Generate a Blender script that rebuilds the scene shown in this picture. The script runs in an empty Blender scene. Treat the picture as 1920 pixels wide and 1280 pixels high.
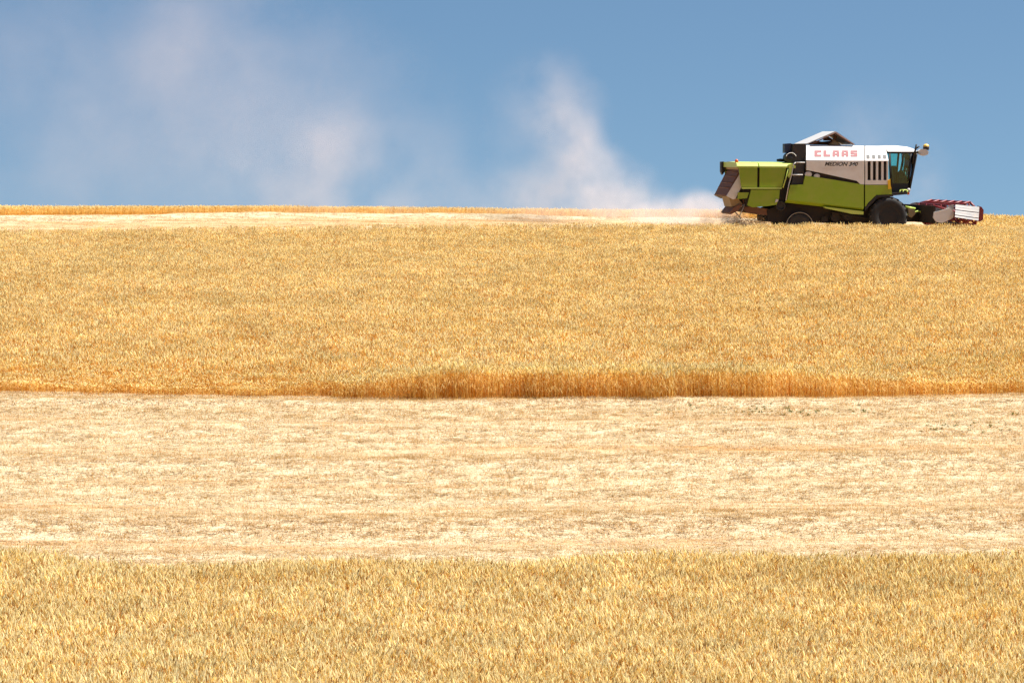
import bpy, bmesh, math, random
import numpy as np
from mathutils import Vector, Matrix

random.seed(7)
rng = np.random.default_rng(11)
scene = bpy.context.scene
COL = scene.collection

# ------------------------------------------------------------------ camera, sky, sun, exposure
F = 6450.0                      # focal length in photograph pixels (1920 wide)
cam_d = bpy.data.cameras.new('camera')
cam_d.sensor_width = 36.0
cam_d.lens = F / 1920.0 * 36.0
cam_d.clip_start = 0.5
cam_d.clip_end = 6000
cam = bpy.data.objects.new('camera', cam_d)
COL.objects.link(cam)
cam.location = (0, 0, 0)
cam.rotation_euler = (math.pi / 2 - math.atan(40 / F), 0, 0)
scene.camera = cam

SUN_ELEV, SUN_AZ = math.radians(63), math.radians(89)      # azimuth from +Y clockwise towards +X
to_sun = Vector((math.sin(SUN_AZ) * math.cos(SUN_ELEV), math.cos(SUN_AZ) * math.cos(SUN_ELEV), math.sin(SUN_ELEV)))
sun_d = bpy.data.lights.new('sun', 'SUN')
sun_d.energy = 4.3
sun_d.angle = math.radians(0.53)
sun_d.color = (1.0, 0.965, 0.90)
sun = bpy.data.objects.new('sun', sun_d)
COL.objects.link(sun)
sun.rotation_euler = to_sun.to_track_quat('Z', 'Y').to_euler()
sun.location = to_sun * 200

world = bpy.data.worlds.new('World')
scene.world = world
world.use_nodes = True
wn, wl = world.node_tree.nodes, world.node_tree.links
wn.clear()
wout = wn.new('ShaderNodeOutputWorld')
bg = wn.new('ShaderNodeBackground')
bg.inputs['Strength'].default_value = 0.0385
sky = wn.new('ShaderNodeTexSky')
sky.sky_type = 'NISHITA'
sky.sun_disc = False
sky.sun_elevation = SUN_ELEV
sky.sun_rotation = SUN_AZ
sky.altitude = 600
sky.air_density = 1.0
sky.dust_density = 0.3
sky.ozone_density = 1.15
wtc = wn.new('ShaderNodeTexCoord')
wmul = wn.new('ShaderNodeVectorMath'); wmul.operation = 'MULTIPLY'
wmul.inputs[1].default_value = (1, 1, 1.35)
wadd = wn.new('ShaderNodeVectorMath'); wadd.operation = 'ADD'
wadd.inputs[1].default_value = (0, 0, 0.105)       # clear dry air: the deep blue reaches down to the skyline
wnor = wn.new('ShaderNodeVectorMath'); wnor.operation = 'NORMALIZE'
wl.new(wtc.outputs['Generated'], wmul.inputs[0])
wl.new(wmul.outputs[0], wadd.inputs[0])
wl.new(wadd.outputs[0], wnor.inputs[0])
wl.new(wnor.outputs[0], sky.inputs['Vector'])
wtint = wn.new('ShaderNodeVectorMath'); wtint.operation = 'MULTIPLY'
wtint.inputs[1].default_value = (0.84, 1.0, 1.06)
wl.new(sky.outputs['Color'], wtint.inputs[0])
wl.new(wtint.outputs[0], bg.inputs['Color'])
wl.new(bg.outputs[0], wout.inputs['Surface'])

vs = scene.view_settings
vs.view_transform = 'Standard'
vs.look = 'None'
vs.gamma = 1.0
vs.use_curve_mapping = False
vs.exposure = 1.34

cy = scene.cycles
cy.max_bounces = 8
cy.diffuse_bounces = 4
cy.glossy_bounces = 3
cy.transmission_bounces = 4
cy.transparent_max_bounces = 12
cy.volume_bounces = 1
cy.use_denoising = True
cy.denoiser = 'OPENIMAGEDENOISE'
cy.denoising_input_passes = 'RGB_ALBEDO_NORMAL'
cy.denoising_prefilter = 'NONE'
cy.sample_clamp_indirect = 6.0
scene.render.film_transparent = False

# ------------------------------------------------------------------ small tools
def tag(o, label=None, cat=None, group=None, kind=None):
    if label: o['label'] = label
    if cat: o['category'] = cat
    if group: o['group'] = group
    if kind: o['kind'] = kind
    return o

def principled(name, color, rough=0.6, metal=0.0, spec=0.5):
    m = bpy.data.materials.new(name)
    m.use_nodes = True
    b = m.node_tree.nodes['Principled BSDF']
    b.inputs['Base Color'].default_value = (*color, 1)
    b.inputs['Roughness'].default_value = rough
    b.inputs['Metallic'].default_value = metal
    b.inputs['Specular IOR Level'].default_value = spec
    return m

def painted(name, color, rough=0.4, dirt=(0.42, 0.30, 0.17), amount=0.35, metal=0.0, scale=3.0):
    """paint with blotchy straw dust lying on it"""
    m = principled(name, color, rough, metal)
    nt = m.node_tree; n, l = nt.nodes, nt.links
    b = n['Principled BSDF']
    tc = n.new('ShaderNodeTexCoord')
    no = n.new('ShaderNodeTexNoise')
    no.inputs['Scale'].default_value = scale
    no.inputs['Detail'].default_value = 8
    no.inputs['Roughness'].default_value = 0.65
    l.new(tc.outputs['Object'], no.inputs['Vector'])
    mr = n.new('ShaderNodeMapRange')
    mr.inputs['From Min'].default_value = 0.38
    mr.inputs['From Max'].default_value = 0.75
    mr.inputs['To Max'].default_value = amount
    l.new(no.outputs['Fac'], mr.inputs['Value'])
    mx = n.new('ShaderNodeMix'); mx.data_type = 'RGBA'
    mx.inputs['A'].default_value = (*color, 1)
    mx.inputs['B'].default_value = (*dirt, 1)
    l.new(mr.outputs['Result'], mx.inputs['Factor'])
    l.new(mx.outputs['Result'], b.inputs['Base Color'])
    ma = n.new('ShaderNodeMath'); ma.operation = 'MULTIPLY_ADD'
    ma.inputs[1].default_value = 0.4; ma.inputs[2].default_value = rough
    l.new(mr.outputs['Result'], ma.inputs[0])
    l.new(ma.outputs[0], b.inputs['Roughness'])
    return m

# ------------------------------------------------------------------ terrain
def pchip(xk, yk):
    xk, yk = np.asarray(xk, float), np.asarray(yk, float)
    h = np.diff(xk); dl = np.diff(yk) / h
    m = np.zeros_like(xk)
    for i in range(1, len(xk) - 1):
        if dl[i - 1] * dl[i] > 0:
            w1, w2 = 2 * h[i] + h[i - 1], h[i] + 2 * h[i - 1]
            m[i] = (w1 + w2) / (w1 / dl[i - 1] + w2 / dl[i])
    m[0], m[-1] = dl[0], dl[-1]
    def f(x):
        x = np.clip(np.asarray(x, float), xk[0], xk[-1])
        i = np.clip(np.searchsorted(xk, x) - 1, 0, len(xk) - 2)
        t = (x - xk[i]) / h[i]
        return (yk[i] * (1 + 2 * t) * (1 - t) ** 2 + m[i] * h[i] * t * (1 - t) ** 2
                + yk[i + 1] * t * t * (3 - 2 * t) + m[i + 1] * h[i] * t * t * (t - 1))
    return f

prof_left = pchip([-200, -40, 0, 20, 44, 60, 82, 112, 144.5, 155, 161, 178, 260, 420, 1500],
                  [-2, -1.6, -1.75, -4.3, -5.42, -4.72, -1.88, 0.75, 3.37, 4.78, 4.88, 4.68, 1.0, -9, -60])
prof_right = pchip([-200, -40, 0, 20, 44, 60, 82, 112, 138, 148.2, 150.3, 153, 158, 165, 180, 260, 420, 1500],
                   [-2, -1.6, -1.75, -4.3, -5.42, -4.72, -1.88, 0.85, 2.80, 3.41, 3.62, 3.90, 4.29, 4.41, 4.18, 0.2, -10, -62])

B = math.radians(10.0)                       # the combine drives slightly away from the camera
CUT_P = np.array([19.6, 149.0]); CUT_D = np.array([math.cos(B), math.sin(B)])
def cut_coords(x, y):
    """along and across the freshly cut strip on the crest"""
    dx, dy = x - CUT_P[0], y - CUT_P[1]
    return dx * CUT_D[0] + dy * CUT_D[1], -dx * CUT_D[1] + dy * CUT_D[0]

def wob(x, seed, amp, freqs=(0.35, 0.9, 2.1)):
    r = np.zeros_like(np.asarray(x, float))
    for i, f in enumerate(freqs):
        r = r + np.sin(x * f + seed * (1.7 + i) + i * 2.3) / (i + 1.0)
    return r * amp * 0.6

f1 = pchip([-60, -8.9, -6.1, -3.3, 0.4, 1.3, 5, 8.7, 60], [63, 61.3, 59.3, 59.6, 59.5, 60.3, 60.5, 60.9, 64])
f2 = pchip([-60, -12.2, -8.4, -4.6, 0.5, 5.6, 12, 60], [87, 83.3, 82.6, 82.1, 81.75, 82.0, 82.9, 90])
def edge_near(x): return f1(x) + wob(x, 1.0, 0.26)
def edge_mid(x): return f2(x) + wob(x, 2.0, 0.15, (0.35, 1.1, 3.3))
STRIP = 11.4
PASS = 6.1

def windrow(x, y):
    """relief of the straw swaths, metres"""
    x = np.asarray(x, float); y = np.asarray(y, float)
    yy = y - wob(x * 0.35, 4.0, 0.5) - (f2(x) - 81.8) * 0.6
    h = np.zeros_like(yy)
    for c, w, a in ((81.0, 0.5, 0.06), (77.2, 0.8, 0.03), (72.9, 1.1, 0.075), (66.8, 1.1, 0.09), (63.6, 0.6, 0.04)):
        h = h + 1.25 * a * np.exp(-((yy - c) / w) ** 2) * (1 + 0.25 * wob(x, c, 1.0, (0.5, 1.3, 2.9)))
    s, t = cut_coords(x, y)
    for c, a in ((3.2, 0.24), (8.9, 0.20)):
        on = 1.0 / (1.0 + np.exp(np.clip((s + 4.5) * 1.2, -40, 40))) if c < 5 else 1.0
        h = h + a * on * np.exp(-((t - c - wob(x, c, 0.2)) / 0.75) ** 2) * (1 + 0.2 * wob(x, c, 1.0, (0.6, 1.7, 3.3)))
    return h

def cover(x, y):
    """how completely loose straw hides the stubble, 0..1"""
    yy = y - wob(x * 0.35, 4.0, 0.5) - (f2(x) - 81.8) * 0.6
    c = np.full(np.shape(yy), 0.97)
    for d, w, a in ((74.4, 0.6, 0.68), (68.3, 0.5, 0.62), (64.7, 0.45, 0.6), (78.2, 0.4, 0.5), (76.6, 0.25, 0.18), (71.0, 0.5, 0.35), (62.6, 0.4, 0.3)):
        c = c - a * (0.95 + 0.35 * wob(x, d, 1.0, (0.13, 0.31, 0.9))) * np.exp(-((yy - d - wob(x, d * 2, 0.14, (0.5, 1.3, 4.1))) / w) ** 2)
    s, t = cut_coords(x, y)
    up = 0.25 + 0.7 * np.exp(-((t - 3.2) / 0.9) ** 2) + 0.7 * np.exp(-((t - 8.9) / 0.9) ** 2)
    return np.clip(np.where(y > 120, up, c), 0.08, 1.0)

def base_z(x, y):
    x = np.asarray(x, float); y = np.asarray(y, float)
    t = np.clip((x + 15) / 33.0, 0, 1.2) ** 1.5
    return prof_left(y) * (1 - t) + prof_right(y) * t + wob(x * 0.25 + y * 0.13, 3.0, 0.035) * np.clip((y - 40) / 20, 0, 1)

def ground_z(x, y): return base_z(x, y) + windrow(x, y)

def axis(spans):
    out = []
    for a, b, st in spans:
        out += list(np.arange(a, b, st))
    out.append(spans[-1][1])
    return np.array(out)
xs = axis([(-900, -200, 70), (-200, -60, 14), (-60, -34, 2), (-34, 34, 0.4), (34, 60, 2), (60, 200, 14), (200, 900, 70)])
ys = axis([(-150, -20, 13), (-20, 40, 2), (40, 58, 0.6), (58, 84, 0.14), (84, 140, 0.8), (140, 168, 0.2), (168, 200, 2), (200, 1400, 50)])
GX, GY = np.meshgrid(xs, ys)
GZ = ground_z(GX, GY)
nx, ny = len(xs), len(ys)
me = bpy.data.meshes.new('field_ground')
me.vertices.add(nx * ny)
me.vertices.foreach_set('co', np.stack([GX, GY, GZ], -1).astype(np.float32).ravel())
ii, jj = np.meshgrid(np.arange(nx - 1), np.arange(ny - 1))
q = np.stack([jj * nx + ii, jj * nx + ii + 1, (jj + 1) * nx + ii + 1, (jj + 1) * nx + ii], -1).reshape(-1, 4)
me.loops.add(q.size); me.polygons.add(len(q))
me.loops.foreach_set('vertex_index', q.ravel().astype(np.int32))
me.polygons.foreach_set('loop_start', (np.arange(len(q)) * 4).astype(np.int32))
me.polygons.foreach_set('use_smooth', np.ones(len(q), bool))
me.update(calc_edges=True)
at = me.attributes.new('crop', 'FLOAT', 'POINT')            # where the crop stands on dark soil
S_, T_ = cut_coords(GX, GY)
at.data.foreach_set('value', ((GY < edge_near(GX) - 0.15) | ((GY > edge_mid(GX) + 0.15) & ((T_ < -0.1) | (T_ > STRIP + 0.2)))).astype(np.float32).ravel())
at = me.attributes.new('straw', 'FLOAT', 'POINT')           # how deep the loose straw lies
at.data.foreach_set('value', cover(GX, GY).astype(np.float32).ravel())

gm = principled('straw_litter_soil', (0.5, 0.36, 0.2), 0.95, 0, 0.1)
n, l = gm.node_tree.nodes, gm.node_tree.links
b = n['Principled BSDF']
geo = n.new('ShaderNodeNewGeometry')
def noise(scale, detail=6, rough=0.6, vec=None, stretch=None):
    no = n.new('ShaderNodeTexNoise')
    no.inputs['Scale'].default_value = scale
    no.inputs['Detail'].default_value = detail
    no.inputs['Roughness'].default_value = rough
    if stretch:
        mp = n.new('ShaderNodeMapping'); mp.inputs['Scale'].default_value = stretch
        l.new(geo.outputs['Position'], mp.inputs['Vector'])
        l.new(mp.outputs[0], no.inputs['Vector'])
    else:
        l.new(geo.outputs['Position'], no.inputs['Vector'])
    return no
streak = noise(1.0, 7, 0.65, stretch=(0.12, 2.2, 2.2))
fine = noise(26, 4, 0.7)
r1 = n.new('ShaderNodeValToRGB')
r1.color_ramp.elements[0].position = 0.45; r1.color_ramp.elements[0].color = (0.42, 0.225, 0.08, 1)
r1.color_ramp.elements[1].position = 0.78; r1.color_ramp.elements[1].color = (0.56, 0.47, 0.325, 1)
ad = n.new('ShaderNodeMath'); ad.operation = 'MULTIPLY_ADD'
atn = n.new('ShaderNodeAttribute'); atn.attribute_name = 'straw'
l.new(atn.outputs['Fac'], ad.inputs[0]); ad.inputs[1].default_value = 0.34
l.new(streak.outputs['Fac'], ad.inputs[2])
l.new(ad.outputs[0], r1.inputs['Fac'])
mx = n.new('ShaderNodeMix'); mx.data_type = 'RGBA'; mx.blend_type = 'MULTIPLY'
r2 = n.new('ShaderNodeValToRGB')
r2.color_ramp.elements[0].position = 0.36; r2.color_ramp.elements[0].color = (0.72, 0.60, 0.46, 1)
r2.color_ramp.elements[1].position = 0.56; r2.color_ramp.elements[1].color = (1, 1, 1, 1)
l.new(fine.outputs['Fac'], r2.inputs['Fac'])
mx.inputs['Factor'].default_value = 0.8
l.new(r1.outputs['Color'], mx.inputs['A']); l.new(r2.outputs['Color'], mx.inputs['B'])
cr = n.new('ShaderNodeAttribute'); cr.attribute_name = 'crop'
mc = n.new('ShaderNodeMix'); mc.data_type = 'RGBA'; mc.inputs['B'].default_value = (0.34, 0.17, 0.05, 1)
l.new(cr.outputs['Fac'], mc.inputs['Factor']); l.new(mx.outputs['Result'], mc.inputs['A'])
l.new(mc.outputs['Result'], b.inputs['Base Color'])
bp = n.new('ShaderNodeBump'); bp.inputs['Strength'].default_value = 0.4; bp.inputs['Distance'].default_value = 0.04
l.new(fine.outputs['Fac'], bp.inputs['Height']); l.new(bp.outputs[0], b.inputs['Normal'])
me.materials.append(gm)
ground = bpy.data.objects.new('ground', me)
COL.objects.link(ground)
tag(ground, 'pale stubble hillside rising to the skyline', None, None, 'structure')

# ------------------------------------------------------------------ crop and straw (scatter)
def plant_mat(name, translucent=0.35, patch=0.25, stretch=(1, 1, 1), dry=(0.95, 0.93, 0.88)):
    m = bpy.data.materials.new(name); m.use_nodes = True
    nt = m.node_tree; n, l = nt.nodes, nt.links
    n.clear()
    out = n.new('ShaderNodeOutputMaterial')
    a = n.new('ShaderNodeAttribute'); a.attribute_name = 'col'
    oi = n.new('ShaderNodeObjectInfo')
    mr = n.new('ShaderNodeMapRange')
    mr.inputs['To Min'].default_value = 0.86; mr.inputs['To Max'].default_value = 1.1
    l.new(oi.outputs['Random'], mr.inputs['Value'])
    geo = n.new('ShaderNodeNewGeometry')
    no = n.new('ShaderNodeTexNoise'); no.inputs['Scale'].default_value = patch; no.inputs['Detail'].default_value = 5
    mp = n.new('ShaderNodeMapping'); mp.inputs['Scale'].default_value = stretch
    l.new(geo.outputs['Position'], mp.inputs['Vector']); l.new(mp.outputs[0], no.inputs['Vector'])
    rp = n.new('ShaderNodeValToRGB')
    rp.color_ramp.elements[0].position = 0.35; rp.color_ramp.elements[0].color = (*dry, 1)
    rp.color_ramp.elements[1].position = 0.65; rp.color_ramp.elements[1].color = (1.04, 1.05, 1.1, 1)
    l.new(no.outputs['Fac'], rp.inputs['Fac'])
    m1 = n.new('ShaderNodeVectorMath'); m1.operation = 'MULTIPLY'
    l.new(a.outputs['Color'], m1.inputs[0]); l.new(rp.outputs['Color'], m1.inputs[1])
    m2 = n.new('ShaderNodeVectorMath'); m2.operation = 'SCALE'
    l.new(m1.outputs[0], m2.inputs[0]); l.new(mr.outputs['Result'], m2.inputs['Scale'])
    d = n.new('ShaderNodeBsdfDiffuse'); t = n.new('ShaderNodeBsdfTranslucent')
    m3 = n.new('ShaderNodeVectorMath'); m3.operation = 'MULTIPLY'; m3.inputs[1].default_value = (0.98, 0.91, 0.72)
    l.new(m2.outputs[0], m3.inputs[0])
    l.new(m2.outputs[0], d.inputs['Color']); l.new(m3.outputs[0], t.inputs['Color'])
    mix = n.new('ShaderNodeMixShader'); mix.inputs[0].default_value = translucent
    l.new(d.outputs[0], mix.inputs[1]); l.new(t.outputs[0], mix.inputs[2])
    l.new(mix.outputs[0], out.inputs['Surface'])
    return m
M_WHEAT = plant_mat('ripe_wheat', 0.50)
M_STRAW = plant_mat('dry_straw', 0.5, 0.7, (0.06, 1, 1), (0.90, 0.84, 0.72))
M_WEED = plant_mat('green_weed', 0.3, 0.5)

class Clump:
    def __init__(s): s.v, s.f, s.c = [], [], []
    def ribbon(s, pts, w, side, col):
        k = len(s.v)
        for i, p in enumerate(pts):
            ww = w[i] if isinstance(w, (list, tuple)) else w
            s.v.append(p - side * ww / 2); s.v.append(p + side * ww / 2)
            s.c += [col, col]
        for i in range(len(pts) - 1):
            a = k + 2 * i
            s.f.append((a, a + 1, a + 3, a + 2))
    def spindle(s, p0, axis, length, r, col):
        axis = axis.normalized()
        u = axis.orthogonal().normalized(); w = axis.cross(u)
        k = len(s.v)
        rings = ((0.0, 0.35), (0.3, 1.0), (0.75, 0.8), (1.0, 0.15))
        for t, q in rings:
            for j in range(4):
                an = j * math.pi / 2
                s.v.append(p0 + axis * (t * length) + (u * math.cos(an) + w * math.sin(an)) * (r * q)); s.c.append(col)
        for i in range(3):
            for j in range(4):
                s.f.append((k + 4 * i + j, k + 4 * i + (j + 1) % 4, k + 4 * i + 4 + (j + 1) % 4, k + 4 * i + 4 + j))

def jit(c, a=0.14):
    v = 1 + random.uniform(-a, a); w = random.uniform(-0.05, 0.05)
    return (c[0] * v, c[1] * v * (1 + w * 0.6), c[2] * v * (1 + w * 2), 1.0)

def wheat_clump(nst, R, H, ear_r, stem_w, awns=True, lean=0.06, dark=0.5):
    c = Clump()
    for _ in range(nst):
        r = R * math.sqrt(random.random()); a = random.uniform(0, 6.28)
        p = Vector((r * math.cos(a), r * math.sin(a), 0))
        h = H * random.uniform(0.80, 1.06)
        la = random.uniform(0, 6.28); lm = abs(random.gauss(lean, 0.07 + lean * 0.5))
        ld = Vector((math.cos(la), math.sin(la), 0))
        pm = p + Vector((0, 0, h * 0.55)) + ld * lm * h * 0.3
        pt = p + Vector((0, 0, h * 0.92)) + ld * lm * h
        sd = Vector((math.cos(a * 3), math.sin(a * 3), 0))
        col = jit((0.56, 0.22, 0.013) if random.random() < dark else (0.84, 0.57, 0.17))  # ripe orange stems, darkened to paint in shade at the cut face
        c.ribbon([p - Vector((0, 0, 0.08)), pm, pt], [stem_w * 1.2, stem_w, stem_w * 0.8], sd, col)
        ax = (pt - pm).normalized() + ld * random.uniform(0.0, 0.55) + Vector((0, 0, -random.uniform(0, 0.15)))
        el = random.uniform(0.075, 0.115)
        ecol = jit((0.90, 0.80, 0.46) if random.random() < 0.91 else (0.62, 0.38, 0.10), 0.16)
        c.spindle(pt, ax, el, ear_r * random.uniform(0.8, 1.15), ecol)
        if awns:
            for k in range(3):
                aa = ax.normalized() + Vector((random.gauss(0, .22), random.gauss(0, .22), random.gauss(0.1, .15)))
                s0 = pt + ax.normalized() * el * (0.4 + 0.25 * k)
                c.ribbon([s0, s0 + aa * 0.06], [0.0028, 0.0008], Vector((aa.y, -aa.x, 0.2)).normalized(), ecol)
        if random.random() < 0.65:
            h0 = random.uniform(0.25, 0.75) * h
            la2 = random.uniform(0, 6.28); l2 = Vector((math.cos(la2), math.sin(la2), 0))
            s0 = p + Vector((0, 0, h0))
            c.ribbon([s0, s0 + l2 * 0.07 + Vector((0, 0, 0.07)), s0 + l2 * 0.16 + Vector((0, 0, -0.03))],
                     [0.008, 0.008, 0.002], Vector((-l2.y, l2.x, 0)), jit((0.82, 0.62, 0.27), 0.2))
    return c

def straw_clump(nst, R, lift=0.05, tan=0.14):
    c = Clump()
    for _ in range(nst):
        r = R * math.sqrt(random.random()); a = random.uniform(0, 6.28)
        p = Vector((r * math.cos(a), r * math.sin(a), random.uniform(0.0, lift)))
        L = random.uniform(0.06, 0.26); an = random.gauss(0, 0.9)
        d = Vector((math.cos(an), math.sin(an), random.gauss(0, 0.05)))
        col = jit((0.69, 0.605, 0.445) if random.random() > tan else (0.47, 0.30, 0.115), 0.14)
        mid = p + d * L * 0.5 + Vector((0, 0, random.uniform(-0.01, 0.02)))
        c.ribbon([p, mid, p + d * L], random.uniform(0.005, 0.010), Vector((-d.y, d.x, random.uniform(-.12, .12))).normalized(), col)
    return c

def stubble_clump(nst, R):
    c = Clump()
    for _ in range(nst):
        p = Vector((random.uniform(-R, R), random.choice((-0.26, -0.13, 0, 0.13, 0.26)) + random.gauss(0, 0.015), -0.04))
        h = random.uniform(0.05, 0.12)
        t = p + Vector((random.gauss(0, 0.03), random.gauss(0, 0.03), h))
        a = random.uniform(0, 3.14)
        c.ribbon([p, t], 0.006, Vector((math.cos(a), math.sin(a), 0)), jit((0.70, 0.49, 0.25), 0.2))
    return c

def weed_clump():
    c = Clump()
    for _ in range(16):
        a = random.uniform(0, 6.28); d = Vector((math.cos(a), math.sin(a), random.uniform(0.3, 1.2)))
        p = Vector((random.gauss(0, .05), random.gauss(0, .05), 0)); L = random.uniform(0.05, 0.14)
        c.ribbon([p, p + d * L * 0.6, p + d * L], [0.012, 0.035, 0.004], Vector((-d.y, d.x, 0)).normalized(),
                 jit((0.14, 0.165, 0.05), 0.3))
    return c

def scatter(name, clumps, P, rz, scl, pick, mat, tilt=0.0):
    """ONE object: the mesh holds the plant clumps and the points they stand on; nodes set each clump on its points"""
    K = len(clumps); N = len(P)
    V, Fc, Cc, ID = [], [], [], []
    for k, c in enumerate(clumps):
        o = len(V)
        V += [tuple(v) for v in c.v]; Cc += c.c
        Fc += [tuple(o + i for i in f) for f in c.f]; ID += [k] * len(c.v)
    nv = len(V)
    me = bpy.data.meshes.new(name)
    me.from_pydata(V, [], Fc)
    me.vertices.add(N)
    co = np.concatenate([np.array(V, np.float32), P.astype(np.float32)])
    me.vertices.foreach_set('co', co.ravel())
    a = me.attributes.new('clump', 'INT', 'POINT')
    a.data.foreach_set('value', np.array(ID + [-1] * N, np.int32))
    a = me.attributes.new('pick', 'INT', 'POINT')
    a.data.foreach_set('value', np.concatenate([np.zeros(nv), pick]).astype(np.int32))
    rot = np.zeros((nv + N, 3), np.float32)
    rot[nv:, 0] = rng.normal(0, tilt + 1e-6, N); rot[nv:, 1] = rng.normal(0, tilt + 1e-6, N); rot[nv:, 2] = rz
    a = me.attributes.new('turn', 'FLOAT_VECTOR', 'POINT'); a.data.foreach_set('vector', rot.ravel())
    sc = np.ones((nv + N, 3), np.float32); sc[nv:] = scl
    a = me.attributes.new('size', 'FLOAT_VECTOR', 'POINT'); a.data.foreach_set('vector', sc.ravel())
    cc = np.ones((nv + N, 4), np.float32); cc[:nv] = np.array(Cc, np.float32)
    a = me.attributes.new('col', 'FLOAT_COLOR', 'POINT'); a.data.foreach_set('color', cc.ravel())
    me.materials.append(mat)
    me.update()
    ob = bpy.data.objects.new(name, me); COL.objects.link(ob)
    ng = bpy.data.node_groups.new('plant_' + name, 'GeometryNodeTree')
    ng.interface.new_socket('Geometry', in_out='INPUT', socket_type='NodeSocketGeometry')
    ng.interface.new_socket('Geometry', in_out='OUTPUT', socket_type='NodeSocketGeometry')
    n, l = ng.nodes, ng.links
    gi = n.new('NodeGroupInput'); go = n.new('NodeGroupOutput')
    def named(nm, dt):
        x = n.new('GeometryNodeInputNamedAttribute'); x.data_type = dt; x.inputs['Name'].default_value = nm
        return x.outputs['Attribute']
    idn = named('clump', 'INT')
    join = n.new('GeometryNodeJoinGeometry')
    def sep(k):
        cmp_ = n.new('FunctionNodeCompare'); cmp_.data_type = 'INT'; cmp_.operation = 'EQUAL'
        ins = [i for i in cmp_.inputs if i.type == 'INT' and i.enabled] or [i for i in cmp_.inputs if i.type == 'INT']
        l.new(idn, ins[0]); ins[1].default_value = k
        sp = n.new('GeometryNodeSeparateGeometry'); sp.domain = 'POINT'
        l.new(gi.outputs[0], sp.inputs['Geometry']); l.new(cmp_.outputs['Result'], sp.inputs['Selection'])
        return sp.outputs['Selection']
    for k in range(K):
        g2 = n.new('GeometryNodeGeometryToInstance')
        l.new(sep(k), g2.inputs[0]); l.new(g2.outputs[0], join.inputs[0])
    iop = n.new('GeometryNodeInstanceOnPoints')
    l.new(sep(-1), iop.inputs['Points']); l.new(join.outputs[0], iop.inputs['Instance'])
    iop.inputs['Pick Instance'].default_value = True
    l.new(named('pick', 'INT'), iop.inputs['Instance Index'])
    e2r = n.new('FunctionNodeEulerToRotation')
    l.new(named('turn', 'FLOAT_VECTOR'), e2r.inputs[0]); l.new(e2r.outputs[0], iop.inputs['Rotation'])
    l.new(named('size', 'FLOAT_VECTOR'), iop.inputs['Scale'])
    l.new(iop.outputs[0], go.inputs[0])
    md = ob.modifiers.new('planting', 'NODES'); md.node_group = ng
    return ob

def grid(x0, x1, y0, y1, step):
    gx = np.arange(x0, x1, step); gy = np.arange(y0, y1, step)
    X, Y = np.meshgrid(gx, gy)
    X = X + rng.uniform(-0.5, 0.5, X.shape) * step; Y = Y + rng.uniform(-0.5, 0.5, Y.shape) * step
    return X.ravel(), Y.ravel()

def in_view(x, y, m=1.35, pad=5): return np.abs(x) < 0.149 * y * m + pad * 0.6

WH = 0.66
def plant(name, x, y, hs, clumps, mat, tilt=0.05, extra=(), ne=0, special=()):
    N = len(x)
    z = base_z(x, y)
    P = np.stack([x, y, z], -1)
    pk = rng.integers(0, len(clumps), N)
    if ne: pk[-ne:] = len(clumps) + rng.integers(0, len(extra), ne)
    clumps = list(clumps) + list(extra)
    for mask, cl in special:
        pk[mask] = len(clumps) + rng.integers(0, len(cl), int(mask.sum())); clumps += list(cl)
    scl = np.stack([np.ones(N), np.ones(N), hs * rng.uniform(0.92, 1.07, N)], -1)
    return scatter(name, clumps, P, rng.uniform(0, 6.28, N), scl, pk, mat, tilt)

def patchy(x, y, amp=0.03):
    return 1 + amp * (np.sin(x * 0.7 + 1.3 * np.sin(y * 0.31)) * np.sin(y * 0.53 + x * 0.21) + 0.6 * np.sin(x * 2.3 + y * 1.1) * np.sin(y * 1.9 - x))

# the crop nearest the camera
x, y = grid(-16, 16, 38, 64, 0.30)
k = (y < edge_near(x) + rng.normal(0, 0.10, x.shape)) & in_view(x, y)
x, y = x[k], y[k]
hs = patchy(x, y) * np.clip(0.72 + (edge_near(x) - y) * 0.35, 0.72, 1.0)
w = plant('wheat', x, y, hs, [wheat_clump(31, 0.34, WH, 0.0098, 0.005, True, 0.06, 0.75) for _ in range(14)], M_WHEAT, 0.07)
tag(w, 'ripe golden wheat standing along the bottom of the photo, below the stubble strip', 'wheat', None, 'stuff')

# the large standing block between the stubble strip and the combine
x, y = grid(-34, 34, 80, 162, 0.36)
s, t = cut_coords(x, y)
k = (y > edge_mid(x) + rng.normal(0, 0.11, x.shape)) & (t < wob(x, 6.0, 0.12)) & in_view(x, y)
x, y = x[k], y[k]
xe = np.concatenate([rng.uniform(-18, 18, 140), rng.normal(1.5, 4.0, 110)]); ye = edge_mid(xe) + rng.normal(0.02, 0.12, 250)   # straggling stalks along the cut face
x = np.concatenate([x, xe]); y = np.concatenate([y, ye]); NE = len(xe)
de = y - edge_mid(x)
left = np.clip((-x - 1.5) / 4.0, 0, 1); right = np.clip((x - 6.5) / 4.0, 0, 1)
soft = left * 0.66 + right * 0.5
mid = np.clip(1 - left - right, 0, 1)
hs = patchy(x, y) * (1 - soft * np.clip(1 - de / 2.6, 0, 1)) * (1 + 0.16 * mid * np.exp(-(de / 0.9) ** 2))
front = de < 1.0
pale_e = (de < 2.8) & (rng.uniform(0, 1, len(x)) > mid); shade_e = front & ~pale_e  # darker stems paint shade onto the middle of the cut face
stray = np.zeros(len(x), bool); stray[-NE:] = True; pale_e &= ~stray; shade_e &= ~stray
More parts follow.
